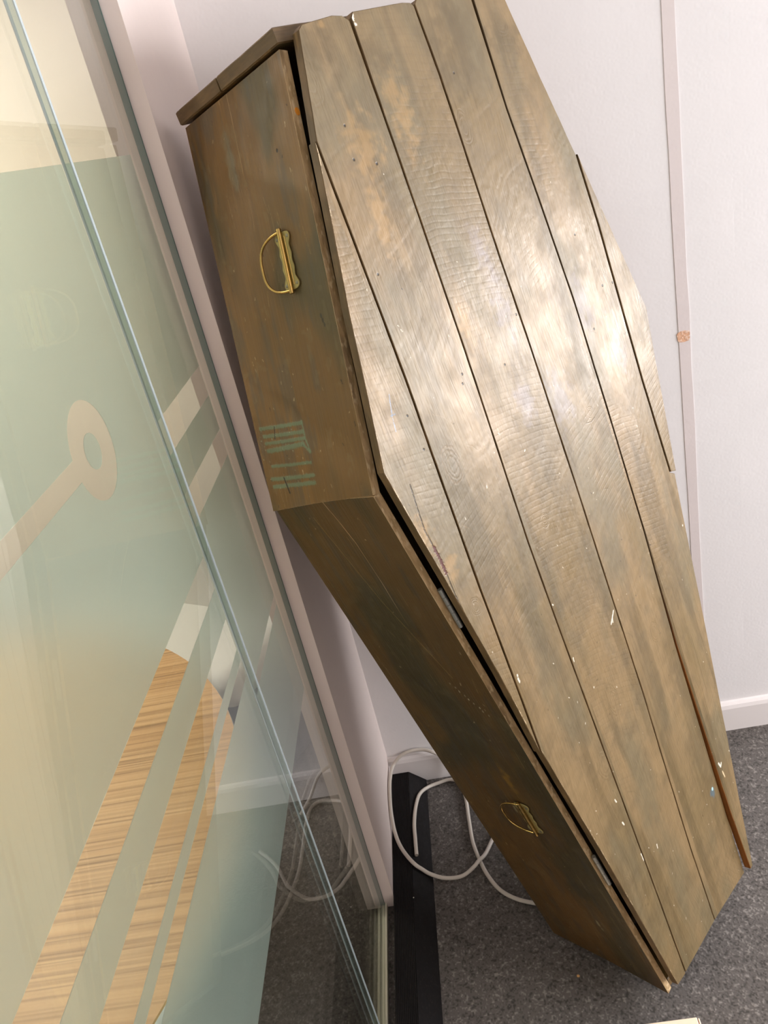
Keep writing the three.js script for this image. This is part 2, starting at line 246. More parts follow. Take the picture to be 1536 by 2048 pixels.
// ---------------------------------------------------------------- black ramp strip, cables, bits on the floor
{
  const prof = [[0.0265, 0], [0.0265, 0.040]];
  for (let i = 0; i < 12; i++) { const x = 0.0285 + i * 0.0038; prof.push([x, 0.042], [x + 0.0026, 0.042], [x + 0.0030, 0.0408], [x + 0.0036, 0.0408]); }
  prof.push([0.0745, 0.042], [0.118, 0.0025], [0.118, 0]);
  const g = new THREE.ExtrudeGeometry(shape(prof), { depth: 3.2, bevelEnabled: false }); g.translate(0, 0, 0.003);
  const bs = new Sheet(256, 1024, 0, 0, 0.12, 3.3).fill((x, y) => { const n = fbm(x * 160, y * 60, 71, 4), d = sstep(0.62, 0.8, fbm(x * 500, y * 500, 72, 2)); const c = lin('#090707'), e = lin('#2a2320'); return [0, 1, 2].map((q) => mix(c[q], e[q], 0.25 * n + 0.4 * d)).concat([n, 0.62 + 0.25 * n]); });
  bs.uv(g, (x) => x, (x, y, z) => z);
  tag(mesh('ramp_strip', g, bs.material({ specularIntensity: 0.5 }, 0.0006), scene), 'black ribbed ramp strip on the carpet along the glass', 'ramp strip');
  tag(mesh('cable', tube([[0.34, 0.012, 0.17], [0.311, 0.006, 0.195], [0.2832, 0.0055, 0.2299], [0.2504, 0.0130, 0.2923], [0.2344, 0.0165, 0.3090], [0.2224, 0.0145, 0.3211], [0.1903, 0.0055, 0.3354], [0.1474, 0.0065, 0.3348], [0.1123, 0.0165, 0.3243], [0.0970, 0.0310, 0.3205], [0.0814, 0.0450, 0.3143], [0.0525, 0.0490, 0.2685], [0.0360, 0.050, 0.2185], [0.0315, 0.0755, 0.1789], [0.0312, 0.0918, 0.1267], [0.0318, 0.0896, 0.0714], [0.0400, 0.082, 0.012], [0.0628, 0.0998, 0.0005], [0.0926, 0.1075, -0.0045], [0.1273, 0.1053, -0.0045], [0.1577, 0.100, 0.0085], [0.1804, 0.075, 0.0098], [0.21, 0.03, 0.03], [0.24, 0.006, 0.06]], 0.0048, 260), cableMat, scene), 'white cable in a wide loop, hanging over the skirting and lying across the black strip', 'cable');
  tag(mesh('cable', tube([[0.0862, 0.0400, 0.285], [0.0859, 0.0405, 0.2746], [0.085, 0.0410, 0.2367], [0.0843, 0.0420, 0.1896], [0.0897, 0.0370, 0.1276], [0.1006, 0.0270, 0.0761], [0.1202, 0.0095, 0.0396], [0.1506, 0.0055, 0.0257], [0.1853, 0.0055, 0.0207], [0.2085, 0.0055, 0.036], [0.2200, 0.0055, 0.0838], [0.2227, 0.0055, 0.1695], [0.2257, 0.0055, 0.2421], [0.2354, 0.006, 0.2926], [0.2505, 0.0055, 0.3432], [0.2747, 0.0055, 0.3888], [0.3059, 0.0055, 0.4169], [0.3446, 0.0055, 0.4353], [0.40, 0.0055, 0.452]], 0.0048, 240), cableMat, scene), 'white cable running out of the black strip and away underneath the coffin', 'cable');
  const crumbs = [[0.4083, 0.6161, 0.0035, '#c99a63', 'tan crumb on the carpet in front of the coffin foot'], [0.075, 0.405, 0.0016, '#d8d4cc', 'tiny white fleck on the black strip beside the stub wall end']];
  for (const [x, z, r, c, label] of crumbs) { const q = new THREE.IcosahedronGeometry(r, 2), p = q.attributes.position; for (let i = 0; i < p.count; i++) { const k = 0.75 + 0.5 * vn(p.getX(i) * 400 + 9, p.getY(i) * 400 + p.getZ(i) * 300, 5); p.setXYZ(i, p.getX(i) * k, p.getY(i) * k * 0.7, p.getZ(i) * k); } q.computeVertexNormals(); const m = tag(mesh('crumb', q, new THREE.MeshPhysicalMaterial({ color: c, roughness: 0.8 }), scene), label, 'crumb'); m.position.set(x, (x < 0.1 ? 0.0425 : 0) + r * 0.5, z); }
  const b = group('folder', 'cream folder with a dark red edge line on the carpet, in the bottom right corner', 'folder'); b.position.set(0.6065, 0, 0.747); b.rotation.y = 0.0;
  const cream = new THREE.MeshPhysicalMaterial({ color: '#f0d9bd', roughness: 0.55 }), red = new THREE.MeshPhysicalMaterial({ color: '#7a2a22', roughness: 0.5 });
  mesh('cover', new RoundedBoxGeometry(0.31, 0.003, 0.23, 2, 0.0014).translate(-0.155, 0.0335, 0.115), cream, b);
  mesh('page_block', box(-0.307, 0.003, 0.003, 0.0012, 0.0322, 0.226), red, b);
  mesh('back_cover', new RoundedBoxGeometry(0.314, 0.003, 0.232, 2, 0.0014).translate(-0.153, 0.0016, 0.115), cream, b);
  mesh('spine', new RoundedBoxGeometry(0.003, 0.033, 0.23, 2, 0.0014).translate(0.0032, 0.0166, 0.116), cream, b);
}

// ---------------------------------------------------------------- the coffin
const coffin = group('coffin', 'old bronze-painted wooden coffin leaning upright against the corner, lid towards the room', 'coffin');
{
  const D = 0.2883, GAP = 0.0304;   // the lid stands open a little on the left, and sits on the right-hand boards
  coffin.matrixAutoUpdate = true;
  coffin.quaternion.setFromRotationMatrix(new THREE.Matrix4().makeBasis(new THREE.Vector3(0.68448, 0.01326, -0.72891), new THREE.Vector3(-0.16237, 0.97749, -0.13469), new THREE.Vector3(0.71072, 0.21054, 0.67123)));
  coffin.position.set(0.7026, 0.0635, 0.5925);

  // ---- paint of the lid: worn bronze with saw marks, knots, smudges, chips
  const tan = lin('#746141'), warm = lin('#806a49'), olive = lin('#675c43'), umber = lin('#56472c'), grey = lin('#8d867c'), white = lin('#e6dcc8'), black = lin('#1d1409'), orange = lin('#a17f4e'), mauve = lin('#7d7474');
  const lid = new Sheet(864, 1944, -0.41, -0.05, 0.82, 1.845);
  const plankOf = (x) => (x < -0.27 ? 0 : x < -0.13 ? 1 : x < 0.014 ? 2 : x < 0.158 ? 3 : x < 0.301 ? 4 : 5);
  lid.fill((x, y) => {
    const p = plankOf(x), wx = x + 0.01 * fbm(x * 8, y * 5, 21, 3);
    const a = fbm(wx * 9 + p * 3.1, y * 3.2 + p * 5, 22, 5), b = fbm(wx * 16 + 4 + p, y * 6, 23, 4), c = fbm(wx * 30 + p, y * 26, 24, 4);
    let col = [0, 1, 2].map((q) => mix(mix(tan[q], warm[q], sstep(0.35, 0.65, a)), olive[q], sstep(0.42, 0.75, b) * 0.7));
    const um = sstep(0.5, 0.78, c) * 0.3; col = col.map((v, q) => mix(v, umber[q], um)); const st = sstep(0.5, 0.72, fbm(wx * 34 + p * 2, y * 3.5 + p, 36, 4)) * 0.45; col = col.map((v, q) => mix(v, umber[q], st));
    const gl = vn(wx * 620 + 30 * fbm(x * 12, y * 3, 25, 2), y * 9, 26), gf = vn(wx * 1100, y * 70, 27);
    const arcMask = sstep(0.42, 0.6, fbm(x * 7 + p * 9, y * 3 + p, 28, 3));
    const ay = p % 2 ? 1 : -1, rad = Math.hypot(x - (p * 0.14 - 0.3) - 0.22 * ay, (y - 0.2) * 1.0) , arcs = Math.pow(0.5 + 0.5 * Math.sin(rad * 2 * Math.PI / 0.0095 + 5 * fbm(x * 20, y * 20, 29, 2)), 6) * arcMask * (0.3 + vn(x * 60, y * 60, 30));
    const sw = vn((x * 0.5 - y * 0.87) * 140 + 8 * fbm(x * 9, y * 9, 33, 2), (x * 0.87 + y * 0.5) * 16, 32);
    const k = 0.91 + 0.10 * gl + 0.06 * gf - 0.05 * arcs + 0.10 * (sw - 0.5) + 0.16 * (fbm(x * 60, y * 60, 34, 3) - 0.5);
    const h = 0.5 + 0.16 * (gl - 0.5) + 0.18 * (gf - 0.5) - 0.10 * arcs + 0.16 * (sw - 0.5) + 0.3 * (fbm(x * 150, y * 110, 35, 3) - 0.5);
    return [...col.map((v) => v * k), h, 0.41 + 0.16 * (b - 0.5) + 0.2 * (c - 0.5) + 0.1 * (gf - 0.5)];
  });
  for (const [x, y, rx, ry] of [[-0.212, 1.725, 0.06, 0.04], [-0.11, 1.70, 0.04, 0.03], [0.073, 1.72, 0.05, 0.05], [0.19, 1.70, 0.06, 0.03], [0.05, 1.66, 0.05, 0.05]]) lid.blob(x, y, rx, ry, umber, 0.5, 0, x * 100 + 40, 0.7, 0.9);
  for (const [x, y, rx, ry] of [[-0.023, 1.414, 0.02, 0.05], [-0.018, 1.34, 0.03, 0.08], [-0.037, 1.174, 0.03, 0.05], [0.19, 1.26, 0.03, 0.07], [0.25, 1.16, 0.03, 0.06], [0.05, 1.14, 0.04, 0.06]]) lid.blob(x, y, rx, ry, mauve, 0.38, 0, x * 90 + 7, 0.8, 0.9);
  for (const [x, y, rx, ry] of [[-0.178, 1.60, 0.04, 0.06], [-0.089, 1.631, 0.03, 0.08], [-0.337, 1.085, 0.02, 0.04], [-0.11, 1.324, 0.02, 0.04], [-0.2, 1.505, 0.02, 0.06], [-0.176, 1.752, 0.008, 0.006], [-0.31, 1.03, 0.02, 0.03]]) lid.blob(x, y, rx, ry, orange, 0.45, 0, x * 80 + 3, 0.7, 0.9);
  const dkGrain = lin('#6d5a3c');
  for (const [x, y, rx, ry, a] of [[-0.232, 1.688, 0.018, 0.030, 0.3], [0.034, 1.584, 0.015, 0.024, 0.45], [-0.236, 1.153, 0.017, 0.029, 0.6], [-0.293, 0.948, 0.011, 0.014, 0.35], [0.101, 0.644, 0.014, 0.02, 0.3], [-0.149, 0.534, 0.02, 0.03, 0.35], [0.114, 1.084, 0.012, 0.012, 0.3], [-0.086, 0.983, 0.012, 0.012, 0.25], [-0.074, 0.618, 0.016, 0.03, 0.3], [0.072, 0.317, 0.009, 0.018, 0.3], [0.333, 1.182, 0.008, 0.010, 0.3], [0.2, 1.717, 0.02, 0.02, 0.2], [-0.2, 0.3, 0.014, 0.026, 0.25]]) {
    for (const f of [1, 0.78, 0.5]) lid.spot(x - rx * 1.6, y - ry * 1.6, x + rx * 1.6, y + ry * 1.6, (px, py) => { const d = Math.hypot((px - x) / rx, (py - y) / ry) + (fbm(px * 90, py * 90, 55, 3) - 0.5) * 0.35; const k = 1 - sstep(0.02, 0.11, Math.abs(d - f)); return k > 0 ? [a * k * (f === 1 ? 1 : 0.6) * (0.5 + vn(px * 500, py * 500, 3)), dkGrain, -0.15 * k] : null; });
  }
  lid.stroke([[-0.325, 1.165], [-0.331, 1.097], [-0.327, 1.067], [-0.323, 1.032], [-0.323, 1.007], [-0.322, 0.975], [-0.318, 0.94]], 0.0011, black, 0.75, -0.4);
  lid.stroke([[-0.327, 1.067], [-0.3245, 1.05], [-0.323, 1.022]], 0.0028, lin('#4a1c0c'), 1, -0.5, 0.5);
  lid.blob(0.122, 0.243, 0.012, 0.017, lin('#44697a'), 0.55, 0, 91, 0.5, 0.7); lid.blob(0.125, 0.249, 0.003, 0.004, lin('#a9cdd0'), 1, 0.1, 92);
  lid.stroke([[0.158, 0.290], [0.161, 0.279], [0.166, 0.285]], 0.002, white, 0.95, 0.2); lid.stroke([[0.1615, 0.266], [0.1635, 0.252]], 0.0018, lin('#d9bf98'), 0.9, 0.1);
  for (const [x, y] of [[-0.003, 0.743], [-0.134, 0.74], [-0.109, 0.669], [-0.155, 0.462], [-0.157, 0.412], [-0.265, 0.805], [-0.266, 0.792], [-0.137, 0.853], [0.292, 0.771], [-0.115, 1.758], [-0.09, 0.30], [-0.115, 1.745]]) lid.stroke([[x, y], [x + rr(-0.003, 0.003), y + rr(-0.008, 0.008)]], rr(0.0009, 0.0018), white, 0.9, 0.15, 0.5, 7);
  lid.stroke([[-0.012, 0.735], [0.006, 0.752]], 0.0015, white, 0.85, 0.1); lid.stroke([[-0.139, 0.322], [-0.138, 0.306]], 0.0014, white, 0.9, 0.1);
  for (const [x, y] of [[-0.201, 1.629], [-0.169, 1.573], [-0.207, 1.586], [0.05, 1.661], [-0.158, 1.249], [-0.283, 1.251], [-0.055, 1.24], [-0.277, 1.197], [-0.152, 1.262], [0.227, 1.371], [0.296, 1.265], [0.01, 1.30], [-0.24, 1.44], [0.2, 1.21], [0.26, 1.27]]) lid.blob(x, y, 0.0021, 0.0021, black, 0.95, -0.4, 5, 0.2);
  for (let i = 0; i < 260; i++) { const x = rr(-0.37, 0.37), y = rr(0, 1.75) * rr(0.5, 1); lid.stroke([[x, y], [x + rr(-0.002, 0.002), y + rr(-0.003, 0.003)]], rr(0.0004, 0.001), rnd() < 0.6 ? white : black, rr(0.3, 0.75), 0.05, 0.5, i); }
  for (let i = 0; i < 120; i++) { const x = rr(-0.36, 0.36), y = rr(0.02, 1.74), a = rr(-0.5, 0.5) + (rnd() < 0.5 ? 0 : 2.2), l = rr(0.01, 0.05); lid.stroke([[x, y], [x + l * Math.sin(a) * 0.5, y + l * Math.cos(a) * 0.5], [x + l * Math.sin(a + 0.2), y + l * Math.cos(a + 0.2)]], rr(0.0004, 0.0008), rnd() < 0.55 ? warm : umber, rr(0.2, 0.5), rr(-0.1, 0.1), 0.5, i); }
  lid.stroke([[-0.300, 1.290], [-0.309, 1.262], [-0.313, 1.24]], 0.0009, lin('#7d8a9c'), 0.7, 0, 0.6); lid.stroke([[-0.3115, 1.263], [-0.303, 1.262]], 0.0009, lin('#5f6b7a'), 0.8);
  for (const [a, b, c2] of [[0.284, 0.292, 1.172], [0.098, 0.124, 1.074]]) lid.stroke([[a, c2], [(a + b) / 2, c2 - 0.003], [b, c2]], 0.0009, umber, 0.8, -0.2);
  // worn, pale rim where the paint has rubbed off the left edge
  const rim = [[-0.222, 1.757], [-0.2585, 1.62], [-0.311, 1.4174], [-0.36, 1.2001], [-0.3306, 1.022], [-0.2725, 0.645], [-0.232, 0.42], [-0.165, 0.019]];
  for (let i = 0; i + 1 < rim.length; i++) { const [ax, ay] = rim[i], [bx, by] = rim[i + 1]; for (let k = 0; k < 26; k++) { const t = rnd(), l = rr(0.003, 0.016) / Math.hypot(bx - ax, by - ay); lid.stroke([[mix(ax, bx, t), mix(ay, by, t)], [mix(ax, bx, t + l), mix(ay, by, t + l)]], rr(0.0006, 0.0016), lin('#cdb894'), rr(0.3, 0.8), 0, 0.6, k); } }
  const lidMat = lid.material({ metalness: 0.1, specularIntensity: 0.72 }, 0.0010);

  // ---- darker board edges
  const edgeS = new Sheet(128, 1024, 0, 0, 0.06, 1.2).fill((x, y) => { const n = fbm(x * 90, y * 20, 81, 4), m = fbm(x * 30, y * 30, 82, 4), f = vn(x * 600, y * 60, 83), a = lin('#6b5230'), b = lin('#5a4524'), c = lin('#86693f'); const k = sstep(0.4, 0.7, m); return [0, 1, 2].map((q) => mix(mix(a[q], b[q], k), c[q], sstep(0.55, 0.8, n) * 0.6) * (0.85 + 0.3 * f)).concat([n, 0.6]); });
  const edgeMatW = edgeS.material({}, 0.001);
  const rawS = new Sheet(128, 1024, 0, -0.02, 0.06, 1.85).fill((x, y) => { const n = fbm(x * 200, y * 12, 85, 4), a = lin('#9a5d1c'), b = lin('#6a3a0c'), d = lin('#463416'), k = sstep(0.5, 0.75, y + 0.3 * (fbm(x * 40, y * 9, 86, 3) - 0.5)); return [0, 1, 2].map((q) => mix(mix(a[q], b[q], n), d[q], k)).concat([n, 0.65]); });   // bare wood where the plank has sprung, old paint above
  const rawMat = rawS.material({}, 0.0008);
  const rimS = new Sheet(128, 1024, 0, 0, 0.06, 1.2).fill((x, y) => { const n = fbm(x * 120, y * 40, 87, 4), m = fbm(x * 60, y * 18, 88, 4), d = fbm(x * 200, y * 90, 89, 3), a = lin('#b89a70'), b = lin('#a2865c'), c = lin('#6e583e'), w = lin('#d2ba94'); let o = [0, 1, 2].map((q) => mix(mix(a[q], b[q], sstep(0.42, 0.65, n)), c[q], sstep(0.62, 0.8, m) * 0.6)); o = o.map((v, q) => mix(v, w[q], sstep(0.6, 0.75, d) * 0.6)); return [...o, d, 0.6]; });
  const rimMat = rimS.material({}, 0.0012);

  // ---- a board cut to an outline, its edge slightly uneven, extruded with a small chamfer
  function dense(pts, step = 0.02, amp = 0.0007, s = 1) {
    const out = []; for (let i = 0; i < pts.length; i++) { const [ax, ay] = pts[i], [bx, by] = pts[(i + 1) % pts.length], l = Math.hypot(bx - ax, by - ay), n = Math.max(1, Math.round(l / step)); for (let k = 0; k < n; k++) { const t = k / n, j = k ? amp * (fbm((ax + bx) * 30 + t * l * 40, s * 3.7, s, 3) - 0.5) * 2 : 0; out.push([ax + (bx - ax) * t - (by - ay) / l * j, ay + (by - ay) * t + (bx - ax) / l * j]); } } return out;
  }
  function board(pts, th, z1, bev = 0.001, s = 1, amp = 0.0007) {
    const g = new THREE.ExtrudeGeometry(shape(dense(pts, 0.02, amp, s)), { depth: th - 2 * bev, bevelEnabled: true, bevelSize: bev, bevelThickness: bev, bevelOffset: -bev, bevelSegments: 1 }); g.translate(0, 0, z1 - th + bev); return g;
  }
  function edgeUV(g, along = 1.2) { // rims and edges: across the thickness and along the board, in metres of the edge sheets
    const p = g.attributes.position, n = g.attributes.normal, uv = g.attributes.uv;
    for (let i = 0; i < p.count; i++) if (Math.abs(n.getZ(i)) < 0.6) { const ax = Math.abs(n.getX(i)) > Math.abs(n.getY(i)); uv.setXY(i, p.getZ(i) / 0.06 + 0.3, (ax ? p.getY(i) : p.getX(i)) / along); }
    return g;
  }
  // ---- lid
  const lidTh = 0.0142;
  const lidPart = new THREE.Group(); lidPart.name = 'lid'; coffin.add(lidPart);
  for (const y of [0.32, 1.36]) mesh('batten', box(y > 1 ? -0.24 : -0.16, y - 0.035, -lidTh - 0.014, y > 1 ? 0.24 : 0.16, y + 0.035, -lidTh), edgeMatW, lidPart);
  const L0 = [[-0.2585, 1.62], [-0.2590, 1.506], [-0.2610, 1.30], [-0.2675, 1.1287], [-0.2725, 0.9649], [-0.2748, 0.7835], [-0.2772, 0.664]];
  const L1 = [[-0.1215, 1.7597], [-0.1234, 1.6067], [-0.1252, 1.4712], [-0.1290, 1.29], [-0.1325, 1.1876], [-0.1405, 0.9708], [-0.1405, 0.8069], [-0.139, 0.6547], [-0.1375, 0.492], [-0.135, 0.25], [-0.133, 0.017]];
  const L2 = [[0.0131, 1.7645], [0.0178, 1.6631], [0.0180, 1.5773], [0.0165, 1.3876], [0.0185, 1.2464], [0.0175, 1.0043], [0.0140, 0.7819], [0.0120, 0.5711], [0.0058, 0.4259], [-0.0005, 0.2065], [0.0, 0.0164]];
  const L3 = [[0.1500, 1.766], [0.1490, 1.5929], [0.1590, 1.4466], [0.1680, 1.2726], [0.1672, 1.0519], [0.1640, 0.8274], [0.1520, 0.5833], [0.1490, 0.3917], [0.1455, 0.1773], [0.1449, 0.006]];
  const L4 = [[0.3007, 1.492], [0.3045, 1.3669], [0.3010, 1.20], [0.2990, 1.0701], [0.3025, 0.8818]];
  const off = (l, d) => l.map(([x, y], i) => [x + (typeof d === 'function' ? d(i / (l.length - 1)) : d), y]);
  const rev = (l) => [...l].reverse();
  const notch = (a, b, v1, v2) => [[a + 0.004, v1 - 0.0075], [a + 0.012, v1 - 0.0018], [a + 0.03, v1], [b - 0.03, v2], [b - 0.012, v2 - 0.002], [b - 0.002, v2 - 0.009]]; // worn head corners
  const leftLow = [[-0.2725, 0.645], [-0.232, 0.42], [-0.165, 0.019]];
  const P = [
    [...off(rev(L0), -0.0015), [-0.2862, 1.513], [-0.311, 1.4174], [-0.336, 1.305], [-0.36, 1.2001], [-0.3455, 1.11], [-0.3306, 1.022], [-0.300, 0.832]],
    [...leftLow, [-0.1345, 0.0155], ...off(rev(L1).slice(1), (t) => -0.0010 - 0.0005 * t).slice(0, -1), ...rev(notch(-0.222, -0.1225, 1.757, 1.7605)), ...off(L0, 0.0014)],
    [...off(rev(L1), (t) => 0.0008 + 0.0007 * t).slice(0, -1), ...notch(-0.1205, 0.0120, 1.7615, 1.7640).reverse().reverse().slice(0, 0), [-0.1195, 1.7545], [-0.113, 1.7615], [-0.09, 1.762], [-0.01, 1.764], [0.006, 1.7625], [0.0115, 1.758], ...off(L2.slice(1), (t) => -0.0017 + 0.0009 * t)],
    [...off(rev(L2), (t) => 0.0008 + 0.0010 * t).slice(0, -1), [0.0148, 1.760], [0.021, 1.7655], [0.06, 1.7665], [0.13, 1.768], [0.146, 1.766], ...off(L3.slice(1), -0.0015)],
    [[0.1495, 0.0164], ...off(rev(L3).slice(1), (t) => 0.0018), [0.158, 1.7685], [0.2252, 1.7703], [0.2585, 1.642], [0.2987, 1.4935], ...off(L4, -0.0014), [0.317, 0.872], [0.275, 0.6075], [0.2205, 0.3189], [0.1595, 0.0164]],
    [...off(rev(L4), 0.0014), [0.3795, 1.1911], [0.3215, 0.8760], [0.312, 0.8795]],
  ];
  const ccw = (p) => (THREE.ShapeUtils.area(p.map((q) => new THREE.Vector2(q[0], q[1]))) < 0 ? [...p].reverse() : p);
  P.forEach((pts, i) => {
    const g = board(ccw(pts), lidTh, 0, 0.0009, i + 2, 0.0006); lid.uv(g, (x) => x, (x, y) => y); edgeUV(g, i === 4 ? 1.85 : 1.2);
    if (i === 4) { const p = g.attributes.position; for (let k = 0; k < p.count; k++) { const t = clamp((0.82 - p.getY(k)) / 0.82); p.setZ(k, p.getZ(k) + 0.0145 * Math.pow(t, 1.7)); } g.computeVertexNormals(); }
    if (i === 5) g.translate(0, 0, 0.0015);
    const m = mesh('plank', g, [lidMat, i === 4 ? rawMat : edgeMatW], lidPart);
    if (i === 4) m.userData.label = 'right plank, sprung forward at the foot with raw orange edge';
  });
  // ---- box sides: two boards each, set edge to edge
  const sideMaterial = (s, len, tone) => {
    const sh = new Sheet(Math.round(len * 1000), 300, -0.03, -0.30, len, 0.30); const br = lin('#775728'), dk = lin('#5c4d2a'), og = lin('#84602c'), gr = lin('#565040'), lt = lin('#8b7a58');
    sh.fill((x, y) => {
      const a = fbm(x * 4 + s, y * 11, s + 1, 4), b = fbm(x * 6, y * 16 + s, s + 2, 5), c = fbm(x * 12, y * 60, s + 3, 4), g = vn(x * 10, y * 520, s + 4), h = fbm(x * 40, y * 60, s + 5, 3);
      let col = [0, 1, 2].map((q) => mix(mix(dk[q], br[q], sstep(0.36, 0.56, a)), og[q], sstep(0.5, 0.68, b) * 0.7)); const k2 = sstep(0.55, 0.72, c) * 0.45; col = col.map((v, q) => mix(v, gr[q], k2)); const k3 = sstep(0.68, 0.8, h) * 0.22; col = col.map((v, q) => mix(v, lt[q], k3));
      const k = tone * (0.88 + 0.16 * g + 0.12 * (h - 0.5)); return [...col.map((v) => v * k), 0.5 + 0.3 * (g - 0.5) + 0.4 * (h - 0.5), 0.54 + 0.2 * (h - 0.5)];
    });
    for (let i = 0; i < 70; i++) { const x = rr(0, len - 0.04), y = rr(-0.28, -0.03); sh.stroke([[x, y], [x + rr(-0.006, 0.006), y + rr(-0.002, 0.002)]], rr(0.0004, 0.0011), rnd() < 0.6 ? lin('#b8a27c') : black, rr(0.3, 0.8), 0.05, 0.5, i); }
    for (let i = 0; i < 40; i++) { const x = rr(0, len - 0.1), y = rr(-0.28, -0.03); sh.stroke([[x, y], [x + rr(0.01, 0.06), y + rr(-0.008, 0.008)]], 0.0005, rnd() < 0.5 ? lin('#a58a5c') : dk, rr(0.2, 0.5), 0, 0.5, i); }
    return sh;
  };
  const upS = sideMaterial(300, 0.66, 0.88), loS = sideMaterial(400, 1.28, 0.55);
  { // old lettering residue near the shoulder, green-grey strips; sheet x runs down the board, y is depth
    const gn = lin('#66765a'), dg = lin('#2f3526');
    const X = (v) => (1.742 - v) * 1.0285, bar = (v0, v1, w0, w1, t) => upS.stroke([[X(v0), w0], [X((v0 + v1) / 2) + 0.0005, (w0 + w1) / 2], [X(v1), w1]], t, gn, 0.85, 0.25, 0.35, 9);
    bar(1.287, 1.285, -0.272, -0.158, 0.0032); bar(1.2745, 1.272, -0.267, -0.160, 0.0032); bar(1.2635, 1.2625, -0.265, -0.160, 0.0030); bar(1.2515, 1.2545, -0.263, -0.166, 0.0041); upS.stroke([[X(1.288), -0.157], [X(1.262), -0.1575], [X(1.241), -0.1515]], 0.0017, gn, 0.85, 0.2, 0.4, 8); upS.stroke([[X(1.2545), -0.168], [X(1.249), -0.160], [X(1.2415), -0.153]], 0.0026, gn, 0.8, 0.2, 0.4, 8);
    bar(1.2275, 1.2265, -0.262, -0.157, 0.0027); bar(1.2075, 1.2075, -0.270, -0.157, 0.0035); bar(1.1955, 1.1965, -0.270, -0.158, 0.0035);
    for (let i = 0; i < 90; i++) { const v = 1.2895 - rr(0, 0.1), w = rr(-0.285, -0.155); upS.blob(X(v), w, rr(0.0005, 0.0018), rr(0.0005, 0.0018), rnd() < 0.6 ? dg : lin('#9aa68a'), rnd() < 0.5 && w > -0.26 ? 0.0 : 0.6, 0, i); }
    upS.stroke([[X(1.286), -0.231], [X(1.268), -0.2365]], 0.0012, black, 0.9, -0.3); upS.stroke([[X(1.2075), -0.236], [X(1.184), -0.229]], 0.0019, black, 0.9, -0.3);
    upS.blob(X(1.6362), -0.0785, 0.0028, 0.0022, black, 1, -0.5, 3); for (const dv of [0, 0.006, 0.012]) upS.blob(X(1.418 - dv), -0.060 + dv * 0.3, 0.003, 0.002, black, 0.7, -0.3, 11 + dv * 900, 0.8);
    upS.blob(X(1.66), -0.19, 0.05, 0.016, lin('#7d7358'), 0.55, 0, 17, 0.5, 0.7);
    loS.blob(0.62, -0.12, 0.045, 0.012, lin('#8a6420'), 0.6, 0, 23, 0.6, 0.8); loS.stroke([[0.03, -0.2], [0.2, -0.16], [0.36, -0.10]], 0.0006, lin('#a88a50'), 0.6);
    for (let i = 0; i < 9; i++) loS.blob(0.375 + i * 0.008, -0.115 + i * 0.006 + rr(-0.002, 0.002), 0.003, 0.0015, lin('#d8cdb0'), rr(0.3, 0.9), 0.1, i);
    for (const [x, y] of [[0.70, -0.15], [0.73, -0.135], [0.745, -0.13], [1.03, -0.115], [1.045, -0.112]]) loS.blob(x, y, 0.010, 0.0035, lin('#8f8a6c'), 0.6, 0.05, x * 99, 0.8, 0.8);
  }
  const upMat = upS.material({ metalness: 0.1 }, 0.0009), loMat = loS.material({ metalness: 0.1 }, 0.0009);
  const place = (g, p, q) => { const X = new THREE.Vector3(q[0] - p[0], q[1] - p[1], 0).normalize(), Y = new THREE.Vector3(0, 0, 1), Z = new THREE.Vector3().crossVectors(X, Y); g.applyMatrix4(new THREE.Matrix4().makeBasis(X, Y, Z).setPosition(p[0], p[1], 0)); return g; };
  function sideBoard(pts, p, q, sheet, mat, s, lift = 0) { const g = board(ccw(pts), 0.0135, lift, 0.0003, s, 0.0003); sheet.uv(g, (x) => x, (x, y) => y); edgeUV(g); mesh('side_board', place(g, p, q), [mat, rimMat], coffin); }
  const head = [-0.2316, 1.742], sh = [-0.3680, 1.1680], foot = [-0.1706, 0.0];
  const lu = Math.hypot(head[0] - sh[0], head[1] - sh[1]), ll = Math.hypot(sh[0] - foot[0], sh[1] - foot[1]);
  for (const side of [-1, 1]) {
    const k = side < 0 ? 1 : 0.98, A = [side < 0 ? head[0] : 0.2215, head[1]], B = [sh[0] * -side * k, sh[1]], C = [side < 0 ? foot[0] : 0.1500, foot[1]], G = side < 0 ? GAP : 0.0152, over = side < 0 ? 0.0215 : 0.006;
    const m = (pts, len) => (side < 0 ? pts : pts.map(([x, y]) => [len - x, y]));
    const [p1, q1] = side < 0 ? [A, B] : [B, A], [p2, q2] = side < 0 ? [B, C] : [C, B];
    const seam = (l, g0, end, k) => l.map(([x, w]) => [x, w + k * mix(g0, -0.0007, clamp(x / end)) / 2]);   // the joint is open at one end and closes along the board
    const su = [[0.001, -0.1642], [0.04, -0.1648], [0.09, -0.1662], [0.14, -0.1672], [lu * 0.55, -0.1698], [lu + 0.003, -0.1703]], sl = [[-0.001, -0.1532], [0.04, -0.142], [0.08, -0.1334], [0.16, -0.1297], [0.28, -0.132], [ll * 0.5, -0.1392], [ll - 0.001, -0.1457]];
    sideBoard(m([[0.001, -D], [lu + 0.012, -D], ...rev(seam(su, 0.0010, 0.16, -1))], lu), p1, q1, upS, upMat, 11, 0.0012);
    sideBoard(m([...seam(su, 0.0010, 0.16, 1), [lu - 0.004, -G], [0.001, -G]], lu), p1, q1, upS, upMat, 12, 0.0012);
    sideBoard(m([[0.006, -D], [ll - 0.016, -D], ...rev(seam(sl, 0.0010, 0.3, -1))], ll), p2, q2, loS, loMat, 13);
    sideBoard(m([...seam(sl, 0.0010, 0.3, 1), [ll + over, -G], [-0.002, -G]], ll), p2, q2, loS, loMat, 14);
  }
